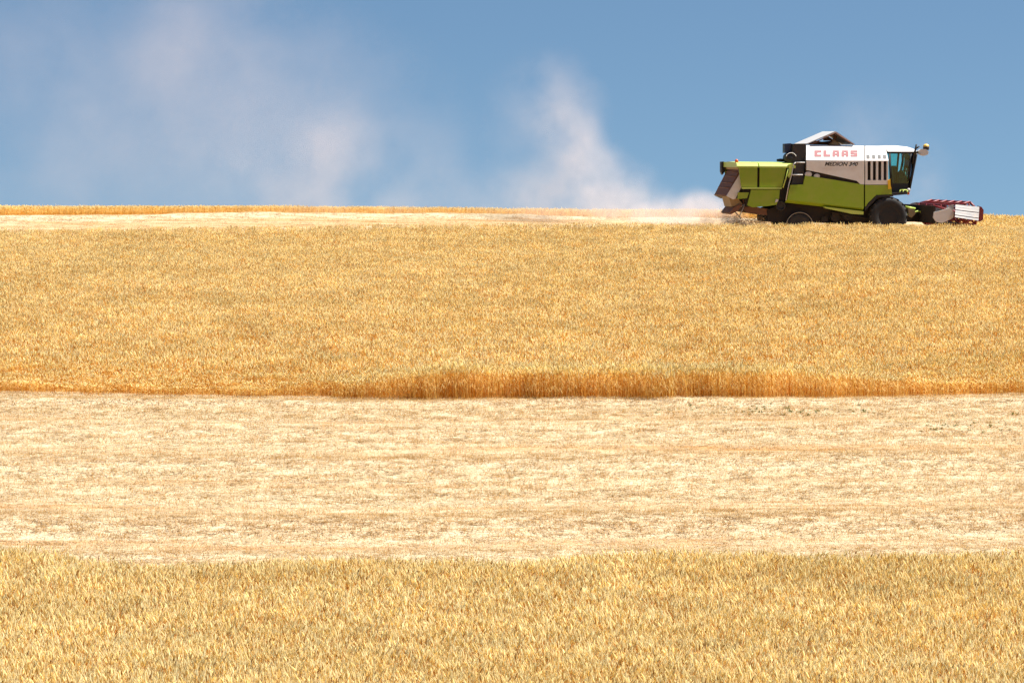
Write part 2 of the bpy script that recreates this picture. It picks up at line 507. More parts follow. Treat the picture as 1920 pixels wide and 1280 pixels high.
w = plant('wheat', x, y, hs, [wheat_clump(56, 0.40, WH, 0.0085, 0.006, False) for _ in range(14)], M_WHEAT, 0.05,
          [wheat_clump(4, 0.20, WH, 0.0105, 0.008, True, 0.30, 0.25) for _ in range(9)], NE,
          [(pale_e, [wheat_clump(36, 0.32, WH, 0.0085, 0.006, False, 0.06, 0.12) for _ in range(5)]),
           (shade_e, [wheat_clump(26, 0.26, WH, 0.0085, 0.006, False, 0.10, 0.86) for _ in range(6)])])
tag(w, 'broad block of uncut golden wheat between the stubble strip and the combine harvester', 'wheat', None, 'stuff')

# the crop beyond the cut strip, up to the skyline, and ahead of the header
x, y = grid(-44, 44, 146, 176, 0.42)
s, t = cut_coords(x, y)
k = ((t > STRIP + wob(x, 8.0, 0.15)) | ((s > 0.4) & (t > 0) & (t < PASS))) & in_view(x, y, 1.5)
x, y = x[k], y[k]
w = plant('wheat', x, y, patchy(x, y) * (0.55 + 0.40 * np.clip((x + 15) / 33, 0, 1) ** 1.5), [wheat_clump(34, 0.42, WH, 0.0105, 0.008, False, 0.06, 0.2) for _ in range(7)], M_WHEAT, 0.05)
tag(w, 'thin band of standing wheat on the skyline beyond the freshly cut strip', 'wheat', None, 'stuff')

# loose straw and stubble
def stubble_zone(step):
    x, y = grid(-17, 17, 58.5, 85, step)
    k = (y > edge_near(x) - 0.1) & (y < edge_mid(x) + 0.1) & in_view(x, y, 1.3)
    xa, ya = x[k], y[k]
    x, y = grid(-36, 24, 138, 164, step * 1.5)
    s, t = cut_coords(x, y)
    k = (t > 0) & (t < STRIP) & ((s < 0) | (t > PASS)) & in_view(x, y)
    return np.concatenate([xa, x[k]]), np.concatenate([ya, y[k]])
x, y = stubble_zone(0.26)
cv = cover(x, y)
k = rng.uniform(0, 1, len(x)) < 0.45 + 0.55 * cv
x, y, cv = x[k], y[k], cv[k]; N = len(x)
P = np.stack([x, y, ground_z(x, y)], -1)
yb = y - wob(x * 0.35, 4.0, 0.5) - (f2(x) - 81.8) * 0.6 + wob(x, 9.0, 0.14, (0.15, 0.5, 2.7)) + rng.normal(0, 0.10, len(x))
zone = np.interp(yb, [60, 63, 64.2, 64.4, 65.2, 65.4, 67.8, 67.95, 68.8, 69.0, 70.5, 71.8, 71.9, 72.4, 72.5, 74.0, 74.2, 75.5, 75.7, 77.5, 77.6, 78.1, 78.3, 80.4, 80.8, 81.4],
                 [.35, .30, .30, .85, .85, .10, .0, .97, .97, .55, .48, .35, .75, .75, .03, .03, .92, .92, .42, .36, .80, .80, .38, .46, .08, .08])
zone = np.where(y > 120, 0.92 - 0.72 * np.exp(-((cut_coords(x, y)[1] - 3.2) / 1.0) ** 2) - 0.72 * np.exp(-((cut_coords(x, y)[1] - 8.9) / 1.0) ** 2), zone)
p_tan = np.clip(zone + 0.85 * (0.9 - cv), 0.02, 0.97)
pick = np.where(rng.uniform(0, 1, N) < p_tan, 8 + rng.integers(0, 6, N), rng.integers(0, 8, N))
cl = [straw_clump(64, 0.34, 0.012, 0.04) for _ in range(8)] + [straw_clump(64, 0.34, 0.012, 0.75) for _ in range(6)]
so = scatter('loose_straw', cl, P, rng.normal(0, 0.6, N), np.ones((N, 3)), pick, M_STRAW, 0.03)
tag(so, 'pale chopped straw strewn in swaths over the stubble', 'straw', None, 'stuff')
x, y = stubble_zone(0.5)
N = len(x)
P = np.stack([x, y, ground_z(x, y)], -1)
so = scatter('stubble', [stubble_clump(50, 0.32) for _ in range(6)], P, rng.normal(0, 0.08, N), np.ones((N, 3)), rng.integers(0, 6, N), M_STRAW, 0.03)
tag(so, 'short cut wheat stubble standing in rows under the straw', 'stubble', None, 'stuff')
# green weeds in the stubble, right of the middle
N = 120
px = np.concatenate([rng.uniform(1230, 1640, 70), rng.uniform(1650, 1930, 50)])
y = np.concatenate([rng.normal(80.0, 0.35, 70), rng.normal(78.0, 0.6, 50)])
x = (px - 960) / F * y
P = np.stack([x, y, ground_z(x, y)], -1)
so = scatter('weed', [weed_clump() for _ in range(5)], P, rng.uniform(0, 6.28, N), np.repeat(rng.uniform(0.2, 0.55, (N, 1)), 3, 1), rng.integers(0, 5, N), M_WEED, 0.1)
tag(so, 'scattered small green weeds in the stubble just below the wheat edge', 'weeds', None, 'stuff')

# ------------------------------------------------------------------ combine harvester
ROLL = 0.05
AX = Vector((math.cos(B), math.sin(B), 0))
AY = Vector((-math.sin(B) * math.cos(ROLL), math.cos(B) * math.cos(ROLL), math.sin(ROLL)))
AZ = AX.cross(AY)
D0 = 150.0
P0 = Vector(((1665 - 960) / F * D0, D0, (600 - 442) / F * D0))
ORG = P0 + AY * 1.5
def U(px, row, yl=-1.5):
    """a spot seen on the side of the machine, as (forward, up) in its own frame at lateral offset yl"""
    u, v = (px - 960) / F, (600 - row) / F
    q = ORG + AY * yl
    a11, a12, b1 = AX.x - u * AX.y, AZ.x - u * AZ.y, u * q.y - q.x
    a21, a22, b2 = AX.z - v * AX.y, AZ.z - v * AZ.y, v * q.y - q.z
    dt = a11 * a22 - a12 * a21
    return ((b1 * a22 - b2 * a12) / dt, (a11 * b2 - a21 * b1) / dt)

harv = bpy.data.objects.new('combine_harvester', None)
COL.objects.link(harv)
harv.matrix_world = Matrix((( AX.x, AY.x, AZ.x, ORG.x), (AX.y, AY.y, AZ.y, ORG.y), (AX.z, AY.z, AZ.z, ORG.z), (0, 0, 0, 1)))
harv.empty_display_size = 0.5
tag(harv, 'green and white combine harvester with red reel cutting wheat on the skyline', 'combine harvester')

class MB:
    def __init__(s): s.bm = bmesh.new(); s.mi = 0
    def _new(s, fs):
        for f in fs: f.material_index = s.mi
    def prism(s, poly, y0, y1, yt=None):
        """side outline (forward, up) carried across from y0 to y1"""
        a = [s.bm.verts.new((p[0], y0, p[1])) for p in poly]
        b_ = [s.bm.verts.new((p[0], y1, p[1])) for p in poly]
        n = len(poly); fs = [s.bm.faces.new(a), s.bm.faces.new(b_[::-1])]
        for i in range(n): fs.append(s.bm.faces.new((a[(i + 1) % n], a[i], b_[i], b_[(i + 1) % n])))
        s._new(fs); return s
    def pp(s, pts, y0, y1, yl=None):
        yl = min(y0, y1) if yl is None else yl
        return s.prism([U(p[0], p[1], yl) for p in pts], y0, y1)
    def section(s, prof, x0, x1):
        """cross-section (lateral, up) carried along the machine"""
        a = [s.bm.verts.new((x0, p[0], p[1])) for p in prof]; b_ = [s.bm.verts.new((x1, p[0], p[1])) for p in prof]
        n = len(prof); fs = [s.bm.faces.new(a), s.bm.faces.new(b_[::-1])]
        for i in range(n): fs.append(s.bm.faces.new((a[(i + 1) % n], a[i], b_[i], b_[(i + 1) % n])))
        s._new(fs); return s
    def box(s, c, d):
        m = Matrix.Translation(c) @ Matrix.Diagonal((d[0], d[1], d[2], 1))
        r = bmesh.ops.create_cube(s.bm, size=1, matrix=m)
        s._new({f for v in r['verts'] for f in v.link_faces}); return s
    def hexa(s, v8):
        v = [s.bm.verts.new(p) for p in v8]
        s._new([s.bm.faces.new([v[i] for i in q]) for q in ((0, 3, 2, 1), (4, 5, 6, 7), (0, 1, 5, 4), (1, 2, 6, 5), (2, 3, 7, 6), (3, 0, 4, 7))]); return s
    def sheet(s, quad, th):
        """a flat plate of four corners with thickness"""
        q = [Vector(p) for p in quad]
        nrm = (q[1] - q[0]).cross(q[3] - q[0]).normalized() * th
        return s.hexa([p for p in q] + [p + nrm for p in q])
    def tube(s, pts, r, seg=8):
        pts = [Vector(p) for p in pts]; rings = []
        for i, p in enumerate(pts):
            d = (pts[min(i + 1, len(pts) - 1)] - pts[max(i - 1, 0)]).normalized()
            u = d.orthogonal().normalized() if i == 0 else (u - d * u.dot(d)).normalized()
            w = d.cross(u); rr = r[i] if isinstance(r, (list, tuple)) else r
            rings.append([s.bm.verts.new(p + (u * math.cos(a) + w * math.sin(a)) * rr) for a in [2 * math.pi * k / seg for k in range(seg)]])
        fs = [s.bm.faces.new(rings[0][::-1]), s.bm.faces.new(rings[-1])]
        for i in range(len(rings) - 1):
            for k in range(seg):
                f = s.bm.faces.new((rings[i][k], rings[i][(k + 1) % seg], rings[i + 1][(k + 1) % seg], rings[i + 1][k])); f.smooth = True; fs.append(f)
        s._new(fs); return s
    def lathe(s, prof, c, seg=40):
        """(radius, lateral) profile turned about the wheel axle"""
        rings = []
        for r, y in prof:
            rings.append([s.bm.verts.new((c[0] + r * math.cos(a), c[1] + y, c[2] + r * math.sin(a))) for a in [2 * math.pi * k / seg for k in range(seg)]])
        fs = []
        for i in range(len(rings) - 1):
            for k in range(seg):
                f = s.bm.faces.new((rings[i][k], rings[i][(k + 1) % seg], rings[i + 1][(k + 1) % seg], rings[i + 1][k])); f.smooth = True; fs.append(f)
        fs += [s.bm.faces.new(rings[0][::-1]), s.bm.faces.new(rings[-1])]
        s._new(fs); return s
    def ball(s, c, r, sc=(1, 1, 1)):
        m = Matrix.Translation(c) @ Matrix.Diagonal((*sc, 1))
        q = bmesh.ops.create_uvsphere(s.bm, u_segments=16, v_segments=10, radius=r, matrix=m)
        fs = {f for v in q['verts'] for f in v.link_faces}
        for f in fs: f.smooth = True
        s._new(fs); return s
    def bevel(s, w, seg=2):
        es = [e for e in s.bm.edges if len(e.link_faces) == 2 and e.calc_face_angle(0) > 0.5]
        bmesh.ops.bevel(s.bm, geom=es, offset=w, segments=seg, affect='EDGES', profile=0.5, clamp_overlap=True); return s
    def build(s, name, mats, parent=harv):
        bmesh.ops.recalc_face_normals(s.bm, faces=s.bm.faces)
        me = bpy.data.meshes.new(name); s.bm.to_mesh(me); s.bm.free()
        for m in (mats if isinstance(mats, (list, tuple)) else [mats]): me.materials.append(m)
        o = bpy.data.objects.new(name, me); COL.objects.link(o); o.parent = parent
        return o

GREEN = painted('green_paint', (0.22, 0.325, 0.003), 0.45, (0.38, 0.32, 0.08), 0.36, 0.0, 1.8)
LIT_GREEN = painted('lit_green_paint', (0.44, 0.56, 0.09), 0.40, (0.5, 0.42, 0.22), 0.25)  # lighter copy of the green: sunlight on roof, rails and sill painted in
WHITE = painted('white_paint', (0.50, 0.485, 0.47), 0.35, (0.6, 0.47, 0.33), 0.22)
GREY = painted('grey_panel_paint', (0.66, 0.64, 0.60), 0.45, (0.5, 0.38, 0.25), 0.35)
SILVER = painted('galvanised_sheet', (0.33, 0.32, 0.315), 0.45, (0.5, 0.4, 0.28), 0.35, 0.35)
BLACK = painted('black_steel', (0.012, 0.011, 0.011), 0.55, (0.10, 0.06, 0.03), 0.25)
DARK = painted('dark_underbody', (0.014, 0.010, 0.008), 0.8, (0.09, 0.045, 0.02), 0.3)
RUST = painted('brown_rusty_steel', (0.13, 0.05, 0.03), 0.7, (0.22, 0.12, 0.06), 0.5)
TAN = painted('dusty_tan_plate', (0.30, 0.20, 0.09), 0.7, (0.4, 0.3, 0.17), 0.4)
RED = painted('red_reel_paint', (0.19, 0.010, 0.016), 0.45, (0.25, 0.12, 0.08), 0.30)
RIM = painted('dark_red_rim', (0.13, 0.011, 0.009), 0.6, (0.08, 0.04, 0.02), 0.3)
RUBBER = painted('tyre_rubber', (0.016, 0.015, 0.015), 0.8, (0.12, 0.085, 0.055), 0.16, 0.0, 5.0)
GUARD = painted('dusty_guard', (0.30, 0.27, 0.23), 0.6, (0.2, 0.13, 0.07), 0.6)
NAVY = painted('navy_cover', (0.012, 0.022, 0.06), 0.5, (0.08, 0.06, 0.05), 0.2)
YELLOW = principled('yellow_plastic', (0.75, 0.44, 0.01), 0.5)
ORANGE = principled('orange_lens', (0.6, 0.10, 0.015), 0.3)
BEACON = principled('amber_lens', (0.75, 0.50, 0.10), 0.25)
LETTER_RED = principled('red_lettering', (0.22, 0.003, 0.014), 0.5)
LETTER_DARK = principled('dark_lettering', (0.02, 0.015, 0.014), 0.5)
GLASS = bpy.data.materials.new('teal_tinted_glass'); GLASS.use_nodes = True
n, l = GLASS.node_tree.nodes, GLASS.node_tree.links
n.clear()
go_ = n.new('ShaderNodeOutputMaterial'); tr = n.new('ShaderNodeBsdfTransparent'); gl = n.new('ShaderNodeBsdfGlossy'); mi_ = n.new('ShaderNodeMixShader'); fr = n.new('ShaderNodeFresnel')
tr.inputs['Color'].default_value = (0.58, 0.95, 0.92, 1); gl.inputs['Roughness'].default_value = 0.02
fr.inputs['IOR'].default_value = 1.5
l.new(fr.outputs[0], mi_.inputs[0]); l.new(tr.outputs[0], mi_.inputs[1]); l.new(gl.outputs[0], mi_.inputs[2]); l.new(mi_.outputs[0], go_.inputs['Surface'])

def X(px, yl=-1.5, row=350): return U(px, row, yl)[0]
def Z(row, yl=-1.5, px=1560): return U(px, row, yl)[1]
def at(px, row, yl): p = U(px, row, yl); return Vector((p[0], yl, p[1]))
H = 1.5                                    # half width of the body

# ---- chassis and dark machinery between the wheels
mb = MB()
mb.pp([(1462, 384), (1500, 372), (1620, 388), (1650, 372), (1668, 372), (1690, 388), (1690, 410), (1640, 416), (1600, 418), (1540, 418), (1440, 416), (1438, 394)], -0.95, 0.95, -0.95)
for px, row, r in ((1566, 408, 0.20), (1590, 402, 0.26), (1546, 412, 0.15)):
    p = at(px, row, -1.12); mb.lathe([(r, 0), (r, 0.06), (r * 0.4, 0.07), (r * 0.4, 0.2)], (p.x, p.y, p.z), 24)
mb.tube([at(1560, 398, -1.1), at(1628, 410, -1.1)], 0.045)
mb.tube([at(1548, 418, -1.1), at(1600, 420, -1.1)], 0.06)
mb.build('chassis', DARK)
# ---- main green side panels
for sgn in (-1, 1):
    y0, y1 = (sgn * H, sgn * (H - 0.07))
    mb = MB()
    mb.pp([(1476, 373), (1482, 347), (1506, 346), (1509.5, 330), (1540, 333.5), (1619.5, 346.5), (1619.5, 391), (1550, 383), (1480, 375)], y0, y1, -H)
    mb.bevel(0.018)
    pan = mb.build('side_panel', GREEN)
    # the lower edge tucks in, then a lit green sill
    mb = MB()
    a, b_, c_, d_ = U(1476, 374, -H), U(1619.5, 391.5, -H), U(1619.5, 396, -H), U(1474, 380, -H)
    yi = sgn * (H - 0.26)
    mb.hexa([(a[0], sgn * (H - 0.03), a[1]), (b_[0], sgn * (H - 0.03), b_[1]), (b_[0], sgn * (H - 0.10), b_[1]), (a[0], sgn * (H - 0.10), a[1]),
             (d_[0], yi, d_[1]), (c_[0], yi, c_[1]), (c_[0], yi - sgn * 0.06, c_[1]), (d_[0], yi - sgn * 0.06, d_[1])])
    mb.build('tucked_edge', GREEN, pan)
    mb = MB()
    mb.pp([(1545, 387.5), (1619.5, 396.5), (1619.5, 402.5), (1600, 401.5), (1548, 390.5)], sgn * (H - 0.05), sgn * (H - 0.25), -H)
    mb.bevel(0.012)
    mb.build('sill', LIT_GREEN, pan)
    # front green wheel-arch piece
    mb = MB()
    mb.pp([(1622, 347), (1665, 347), (1671, 352), (1672.5, 364.5), (1643, 365.5), (1628, 380), (1622, 388)], y0, y1, -H)
    mb.bevel(0.018)
    mb.build('wheel_arch_panel', GREEN)
    mb = MB()
    mb.pp([(1622, 389), (1629, 381), (1643.5, 366.5), (1673, 365.5), (1676, 368.5), (1646, 370.5), (1633, 384), (1622, 396)], sgn * (H - 0.02), sgn * (H - 0.5), -H)
    mb.build('mudguard', BLACK)
# ---- inner dark body behind the panels
mb = MB()
mb.pp([(1480, 346), (1512, 318), (1664, 318), (1664, 366), (1640, 376), (1620, 390), (1478, 376)], -1.34, 1.34, -1.34)
mb.pp([(1510, 318), (1540, 324), (1612, 340), (1619, 347), (1575, 341), (1510, 331)], -1.42, 1.42, -1.42)
mb.build('inner_body', DARK)
for px, row, rr in ((1515.5, 327, 0.15), (1531.5, 330.5, 0.13)):
    p = at(px, row, -1.44); mb = MB(); mb.ball(p, rr, (1.1, 0.25, 0.8)); mb.build('belt_guard', GREY)

# ---- grain tank
yb, yt = H, 1.03
def tank_section(px0, px1, rows_bottom):
    """vertical lower side, inward sloping upper side"""
    return None
mb = MB()
zt, zm = Z(273), Z(301)
lo = [(1512, 319), (1540, 324.5), (1607, 339.5), (1613, 345.5), (1620.5, 346)]
hi = [(1512, 301.3), (1620.5, 301.3)]
for sgn in (-1, 1):
    mb = MB()
    mb.prism([U(*hi[0]), U(*hi[1])] + [U(*p) for p in lo[::-1]], sgn * H, sgn * (H - 0.08))
    mb.bevel(0.012)
    mb.build('tank_side', GREY)
mb = MB()
x0, x1 = X(1511.5, row=301), X(1620.5, row=301)
x0t, x1t = X(1511.5, -yt, 273), X(1620.5, -yt, 273)
zt2 = Z(273, -yt)
def slope_block(mb, xa, xb, xat, xbt):
    v = [(xa, -H, zm), (xb, -H, zm), (xb, H, zm), (xa, H, zm), (xat, -yt, zt2), (xbt, -yt, zt2), (xbt, yt, zt2), (xat, yt, zt2)]
    mb.hexa(v)
slope_block(mb, x0, x1, x0t, x1t)
mb.bevel(0.02)
tank = mb.build('grain_tank', WHITE)
# cooling section with louvres, in front of the tank
mb = MB()
xa, xb = X(1622.2, row=301), X(1666, row=301)
slope_block(mb, xa, xb, X(1622.2, -yt, 274), X(1659.5, -yt, 274))
mb.bevel(0.02)
cool = mb.build('radiator_housing', WHITE)
mb = MB(); mb.pp([(1624, 302), (1664, 302), (1664, 345), (1624, 345)], -1.36, 1.36, -1.36); mb.build('radiator_core', DARK, cool)
for sgn in (-1, 1):
    mb = MB()
    slots = [(1626.5, 1632.5), (1636.5, 1642.5), (1646.5, 1652.5), (1656.5, 1662.5)]
    # frame pieces round the slots: real openings
    xs_ = [1622.2] + [v for s_ in slots for v in s_] + [1665.5]
    for i in range(0, len(xs_), 2):
        mb.pp([(xs_[i], 302.8), (xs_[i + 1], 302.8), (xs_[i + 1], 338), (xs_[i], 338)], sgn * H, sgn * (H - 0.08), -H)
    mb.pp([(1622.2, 338), (1665.5, 338), (1665.5, 346.3), (1622.2, 346.3)], sgn * H, sgn * (H - 0.08), -H)
    mb.pp([(1622.2, 301.4), (1665.5, 301.4), (1665.5, 302.8), (1622.2, 302.8)], sgn * H, sgn * (H - 0.08), -H)
    mb.build('louvre_panel', GREY)
# small dark ports on the sloping face
def slope_pt(px, row, out=0.006):
    # find the lateral position on the sloping face for a seen spot
    yl = -H
    for _ in range(12):
        z = U(px, row, yl)[1]
        yl = -(H + (yt - H) * (z - zm) / (zt2 - zm))
    p = at(px, row, yl)
    nrm = Vector((0, -(zt2 - zm), (H - yt))).normalized()
    return p + nrm * out
for px in (1627.5, 1638, 1648.5, 1658.5):
    mb = MB()
    q = [slope_pt(px - 2.6, 297.5), slope_pt(px + 2.9, 297.5), slope_pt(px + 2.4, 291), slope_pt(px - 3.0, 291)]
    mb.sheet(q, 0.006)
    mb.build('vent_port', LETTER_DARK, cool)
# lettering on the slope: five wide block letters
def letters(word, px0, px1, row0, row1, gap):
    G = {'C': [(0, 0, 1, .32), (0, .68, 1, 1), (0, .32, .42, .68)],
         'L': [(0, 0, .42, 1), (.42, 0, 1, .34)],
         'A': [(0, 0, .38, .74), (.62, 0, 1, .74), (.08, .74, .92, 1), (.38, .26, .62, .50)],
         'S': [(0, .74, 1, 1), (0, .62, .42, .74), (0, .38, 1, .62), (.58, .26, 1, .38), (0, 0, 1, .26)]}
    mb = MB(); w = (px1 - px0 + gap) / len(word)
    for i, ch in enumerate(word):
        for a, b0, c, d in G[ch]:
            xA, xB = px0 + i * w + a * (w - gap), px0 + i * w + c * (w - gap)
            rA, rB = row1 + (row0 - row1) * b0, row1 + (row0 - row1) * d
            mb.sheet([slope_pt(xA, rA), slope_pt(xB, rA), slope_pt(xB, rB), slope_pt(xA, rB)], 0.004)
    return mb
letters('CLAAS', 1527, 1607.5, 282.5, 294, 4.0).build('lettering', LETTER_RED, tank)
# second line in dark slanted type on the vertical side
cu = bpy.data.curves.new('type', 'FONT'); cu.body = 'MEDION 340'; cu.shear = 0.3; cu.offset = 0.03; cu.extrude = 0.0
to = bpy.data.objects.new('type', cu); COL.objects.link(to)
bpy.context.view_layer.update()
tm = bpy.data.meshes.new_from_object(to.evaluated_get(bpy.context.evaluated_depsgraph_get()))
bpy.data.objects.remove(to)
vx = [v.co.copy() for v in tm.vertices]
mnx, mxx = min(v.x for v in vx), max(v.x for v in vx); mny, mxy = min(v.y for v in vx), max(v.y for v in vx)
A_, B_ = U(1546, 311.3), U(1608.5, 304.2)
for v, c in zip(tm.vertices, vx):
    v.co = (A_[0] + (c.x - mnx) / (mxx - mnx) * (B_[0] - A_[0]), -H - 0.006, A_[1] + (c.y - mny) / (mxy - mny) * (B_[1] - A_[1]))
tm.materials.clear(); tm.materials.append(LETTER_DARK)
for p in tm.polygons: p.material_index = 0
lo_ = bpy.data.objects.new('lettering', tm); COL.objects.link(lo_); lo_.parent = harv
# ---- raised tank lid (two leaves forming a ridge) and what shows under it
yl0, yl1 = -1.0, 1.1
def leaf(pa, pb, th):
    a, b_ = U(*pa, yl0), U(*pb, yl0)
    return MB().sheet([(a[0], yl0, a[1]), (b_[0], yl0, b_[1]), (b_[0], yl1, b_[1]), (a[0], yl1, a[1])], th)
leaf((1513, 271), (1566.5, 248), 0.04).bevel(0.008).build('tank_lid', WHITE)
leaf((1566.8, 248), (1602, 272), 0.035).bevel(0.008).build('tank_lid', WHITE)
mb = MB()
mb.pp([(1519, 271.5), (1600, 273), (1590, 263), (1563, 266), (1540, 262)], 0.95, 1.0, yl0)      # far end plate, open towards the ridge
mb.pp([(1566, 251), (1575, 256), (1588, 264), (1566, 264)], 0.97, 1.02, yl0)
mb.build('tank_extension', RUST)
mb = MB()
mb.tube([at(1561, 272, -0.2), at(1567, 252, -0.2)], 0.07); mb.build('lid_strut', RUST)
mb = MB()
mb.tube([at(1520, 271, -1.05), at(1566, 249.5, -1.05), at(1600, 271.5, -1.05)], 0.025)
mb.build('lid_strut', RUST)
mb = MB()
p = at(1564, 273, -0.5); q = at(1564, 262, -0.5)
mb.tube([p, q], [0.30, 0.03], 10)
mb.build('grain_heap', TAN)

# ---- engine bay behind the tank
mb = MB()
mb.pp([(1487, 270), (1511, 270), (1511.5, 345), (1484, 345), (1488, 322), (1486, 302)], -1.25, -0.2, -1.25)
mb.bevel(0.03)
mb.pp([(1491, 306), (1508, 306), (1506, 345), (1484, 346)], -1.42, -1.2, -1.42)
mb.build('engine_bay', BLACK)
mb = MB(); mb.pp([(1471, 270), (1482, 269), (1489, 271), (1489, 288), (1471, 287)], -0.95, -0.6, -0.95); mb.bevel(0.05)
mb.build('air_intake', NAVY)
mb = MB(); mb.tube([at(1456.5, 301, -0.7), at(1463, 300.5, -0.7), at(1488, 302, -0.7)], [0.055, 0.07, 0.06], 10)
mb.build('exhaust_pipe', BLACK)
p = at(1483, 297, -1.24)
mb = MB(); mb.lathe([(0.24, 0.5), (0.24, 0.02), (0.21, 0.0), (0.08, -0.01), (0.05, -0.03)], (p.x, p.y, p.z), 28)
scr = mb.build('rotary_screen', BLACK)
mb = MB()
for k in range(14):
    an = math.radians(20 + k * 10); mb.tube([(p.x + 0.235 * math.cos(an + d), p.y - 0.012, p.z + 0.235 * math.sin(an + d)) for d in (0, 0.09, 0.18)], 0.016, 6)
mb.build('screen_ring', GREY, scr)
for a_, b2 in (((1492, 305), (1509, 305)), ((1484, 328), (1505, 328))):
    mb = MB(); mb.tube([at(*a_, -1.5), at(*b2, -1.5)], 0.025); mb.build('handrail', WHITE)
mb = MB()
mb.tube([at(1491.5, 305, -1.5), at(1488, 308, -1.5), at(1484, 328, -1.5), at(1479, 345, -1.5), at(1473.5, 376, -1.5)], 0.022)
mb.build('handrail', WHITE)
mb = MB()
mb.pp([(1478, 309), (1486, 306.5), (1492, 312), (1491, 316), (1486, 314), (1485, 324), (1480, 334), (1477, 330), (1480, 318)], -1.46, -1.36, -1.46)
mb.bevel(0.02)
mb.build('bracket', LIT_GREEN)

# ---- rear straw hood
HR = 1.38
mb = MB()
mb.pp([(1398, 312), (1476, 314), (1467, 352), (1465, 384), (1402, 388), (1396, 352)], -HR + 0.12, HR - 0.12, -HR)
mb.build('straw_hood', DARK)
for sgn in (-1, 1):
    y0, y1 = sgn * HR, sgn * (HR - 0.06)
    mb = MB()
    mb.pp([(1385, 314), (1420, 314.3), (1419.5, 351), (1390, 350.5)], y0, y1, -HR)
    mb.bevel(0.015); mb.build('hood_panel', GREEN)
    mb = MB()
    mb.pp([(1424.5, 314.4), (1474, 315), (1466, 351), (1424, 351)], y0, y1, -HR)
    mb.bevel(0.015); mb.build('hood_panel', GREEN)
    mb = MB()
    mb.pp([(1390, 351.5), (1465.5, 351.8), (1465, 354.6), (1391, 354.4)], sgn * (HR + 0.035), sgn * (HR - 0.04), -HR)
    mb.bevel(0.01); mb.build('hood_rail', LIT_GREEN)
    mb = MB()
    mb.pp([(1408.5, 356), (1462.5, 356), (1461, 372), (1456, 384), (1440, 386.5), (1412, 389), (1401.5, 385)], sgn * (HR - 0.03), sgn * (HR - 0.09), -HR)
    mb.bevel(0.015); lp = mb.build('lower_panel', GREEN)
    mb = MB()
    mb.pp([(1384, 361), (1405, 361), (1401, 372), (1384, 373.5)], sgn * (HR - 0.06), sgn * (HR - 0.12), -HR)
    mb.build('corner_panel', GREEN)
    mb = MB(); q = at(1456, 376, -HR); mb.sheet([(q.x - 0.08, sgn * (HR + 0.0) , q.z - 0.09), (q.x + 0.07, sgn * HR, q.z - 0.05), (q.x + 0.07, sgn * HR, q.z + 0.05), (q.x - 0.03, sgn * HR, q.z + 0.06)], 0.012)
    mb.build('reflector', WHITE, lp)
# rounded lit green roof of the hood
mb = MB()
za, zb = Z(314.4, -HR, 1430), Z(305.2, -HR + 0.25, 1430)
prof = [(-HR - 0.02, za), (-HR - 0.02, za + 0.06), (-HR + 0.05, zb - 0.04), (-HR + 0.20, zb), (0, zb + 0.03), (HR - 0.20, zb), (HR - 0.05, zb - 0.04), (HR + 0.02, za + 0.06), (HR + 0.02, za)]
mb.section(prof, X(1381.5, -HR, 310), X(1421.5, -HR, 310))
mb.section(prof, X(1423.5, -HR, 310), X(1485, -HR, 310))
mb.bevel(0.012)
mb.build('hood_roof', LIT_GREEN)
mb = MB()
mb.pp([(1349.5, 303.5), (1354, 303), (1357.5, 307), (1357, 320), (1352, 328), (1349.5, 322)], HR - 0.3, HR, HR)
mb.bevel(0.02); mb.build('hood_end', BLACK)
mb = MB(); q = at(1381, 303, -HR + 0.3); mb.tube([q - Vector((0, 0, .06)), q + Vector((0, 0, .06)), q + Vector((0, 0, .10))], [0.075, 0.07, 0.03], 12)
mb.build('tail_lamp', ORANGE)
# dark gap and slanting lit green edge between hood and body
mb = MB()
mb.pp([(1474, 315), (1486, 312), (1479, 350), (1473, 380), (1461, 392), (1463, 360)], -1.2, 1.2, -1.2)
mb.build('drive_shaft_cover', DARK)
mb = MB()
mb.tube([at(1478, 316, -1.42), at(1473, 336, -1.42), at(1468, 352, -1.42)], 0.03)
mb.build('corner_trim', LIT_GREEN)
mb = MB(); mb.lathe([(0.21, 0.06), (0.21, 0), (0.16, -0.01), (0.16, 0.05)], tuple(at(1464, 386, -1.3)), 20)
mb.build('pulley', BLACK)

# ---- straw chopper at the very back
mb = MB()
W0 = 1.12
# tail gate: the dark slanting rear face
a, b_, c_, d_ = U(1394, 320, -W0), U(1386.5, 318, -W0), U(1362, 366, -W0), U(1368, 368.5, -W0)
mb.hexa([(a[0], -W0, a[1]), (b_[0], -W0, b_[1]), (c_[0], -W0, c_[1]), (d_[0], -W0, d_[1]), (a[0], W0, a[1]), (b_[0], W0, b_[1]), (c_[0], W0, c_[1]), (d_[0], W0, d_[1])])
mb.bevel(0.02)
chop = mb.build('straw_chopper', RUST)
for sgn in (-1, 1):
    mb = MB(); mb.pp([(1389.5, 321.5), (1396, 323), (1399.5, 328), (1397, 335), (1378, 373), (1374, 374), (1361.5, 367.5)], sgn * (W0 + 0.07), sgn * (W0 + 0.005), -W0)
    mb.bevel(0.012); mb.build('side_plate', GREY, chop)
mb = MB(); mb.pp([(1381, 307.5), (1388, 311), (1391, 318), (1384, 318)], -W0, W0, -W0); mb.bevel(0.02); mb.build('hinge_cover', TAN, chop)
mb = MB()
for r0 in (323, 331, 343, 352):
    f = (r0 - 318) / 48; mb.tube([at(1386.5 - 24.5 * f, r0, -W0 + 0.05), at(1386.5 - 24.5 * f, r0, -W0 + 0.05) + Vector((0, 2 * W0 - 0.1, 0))], 0.035, 6)
mb.build('stiffening_bar', RUST, chop)
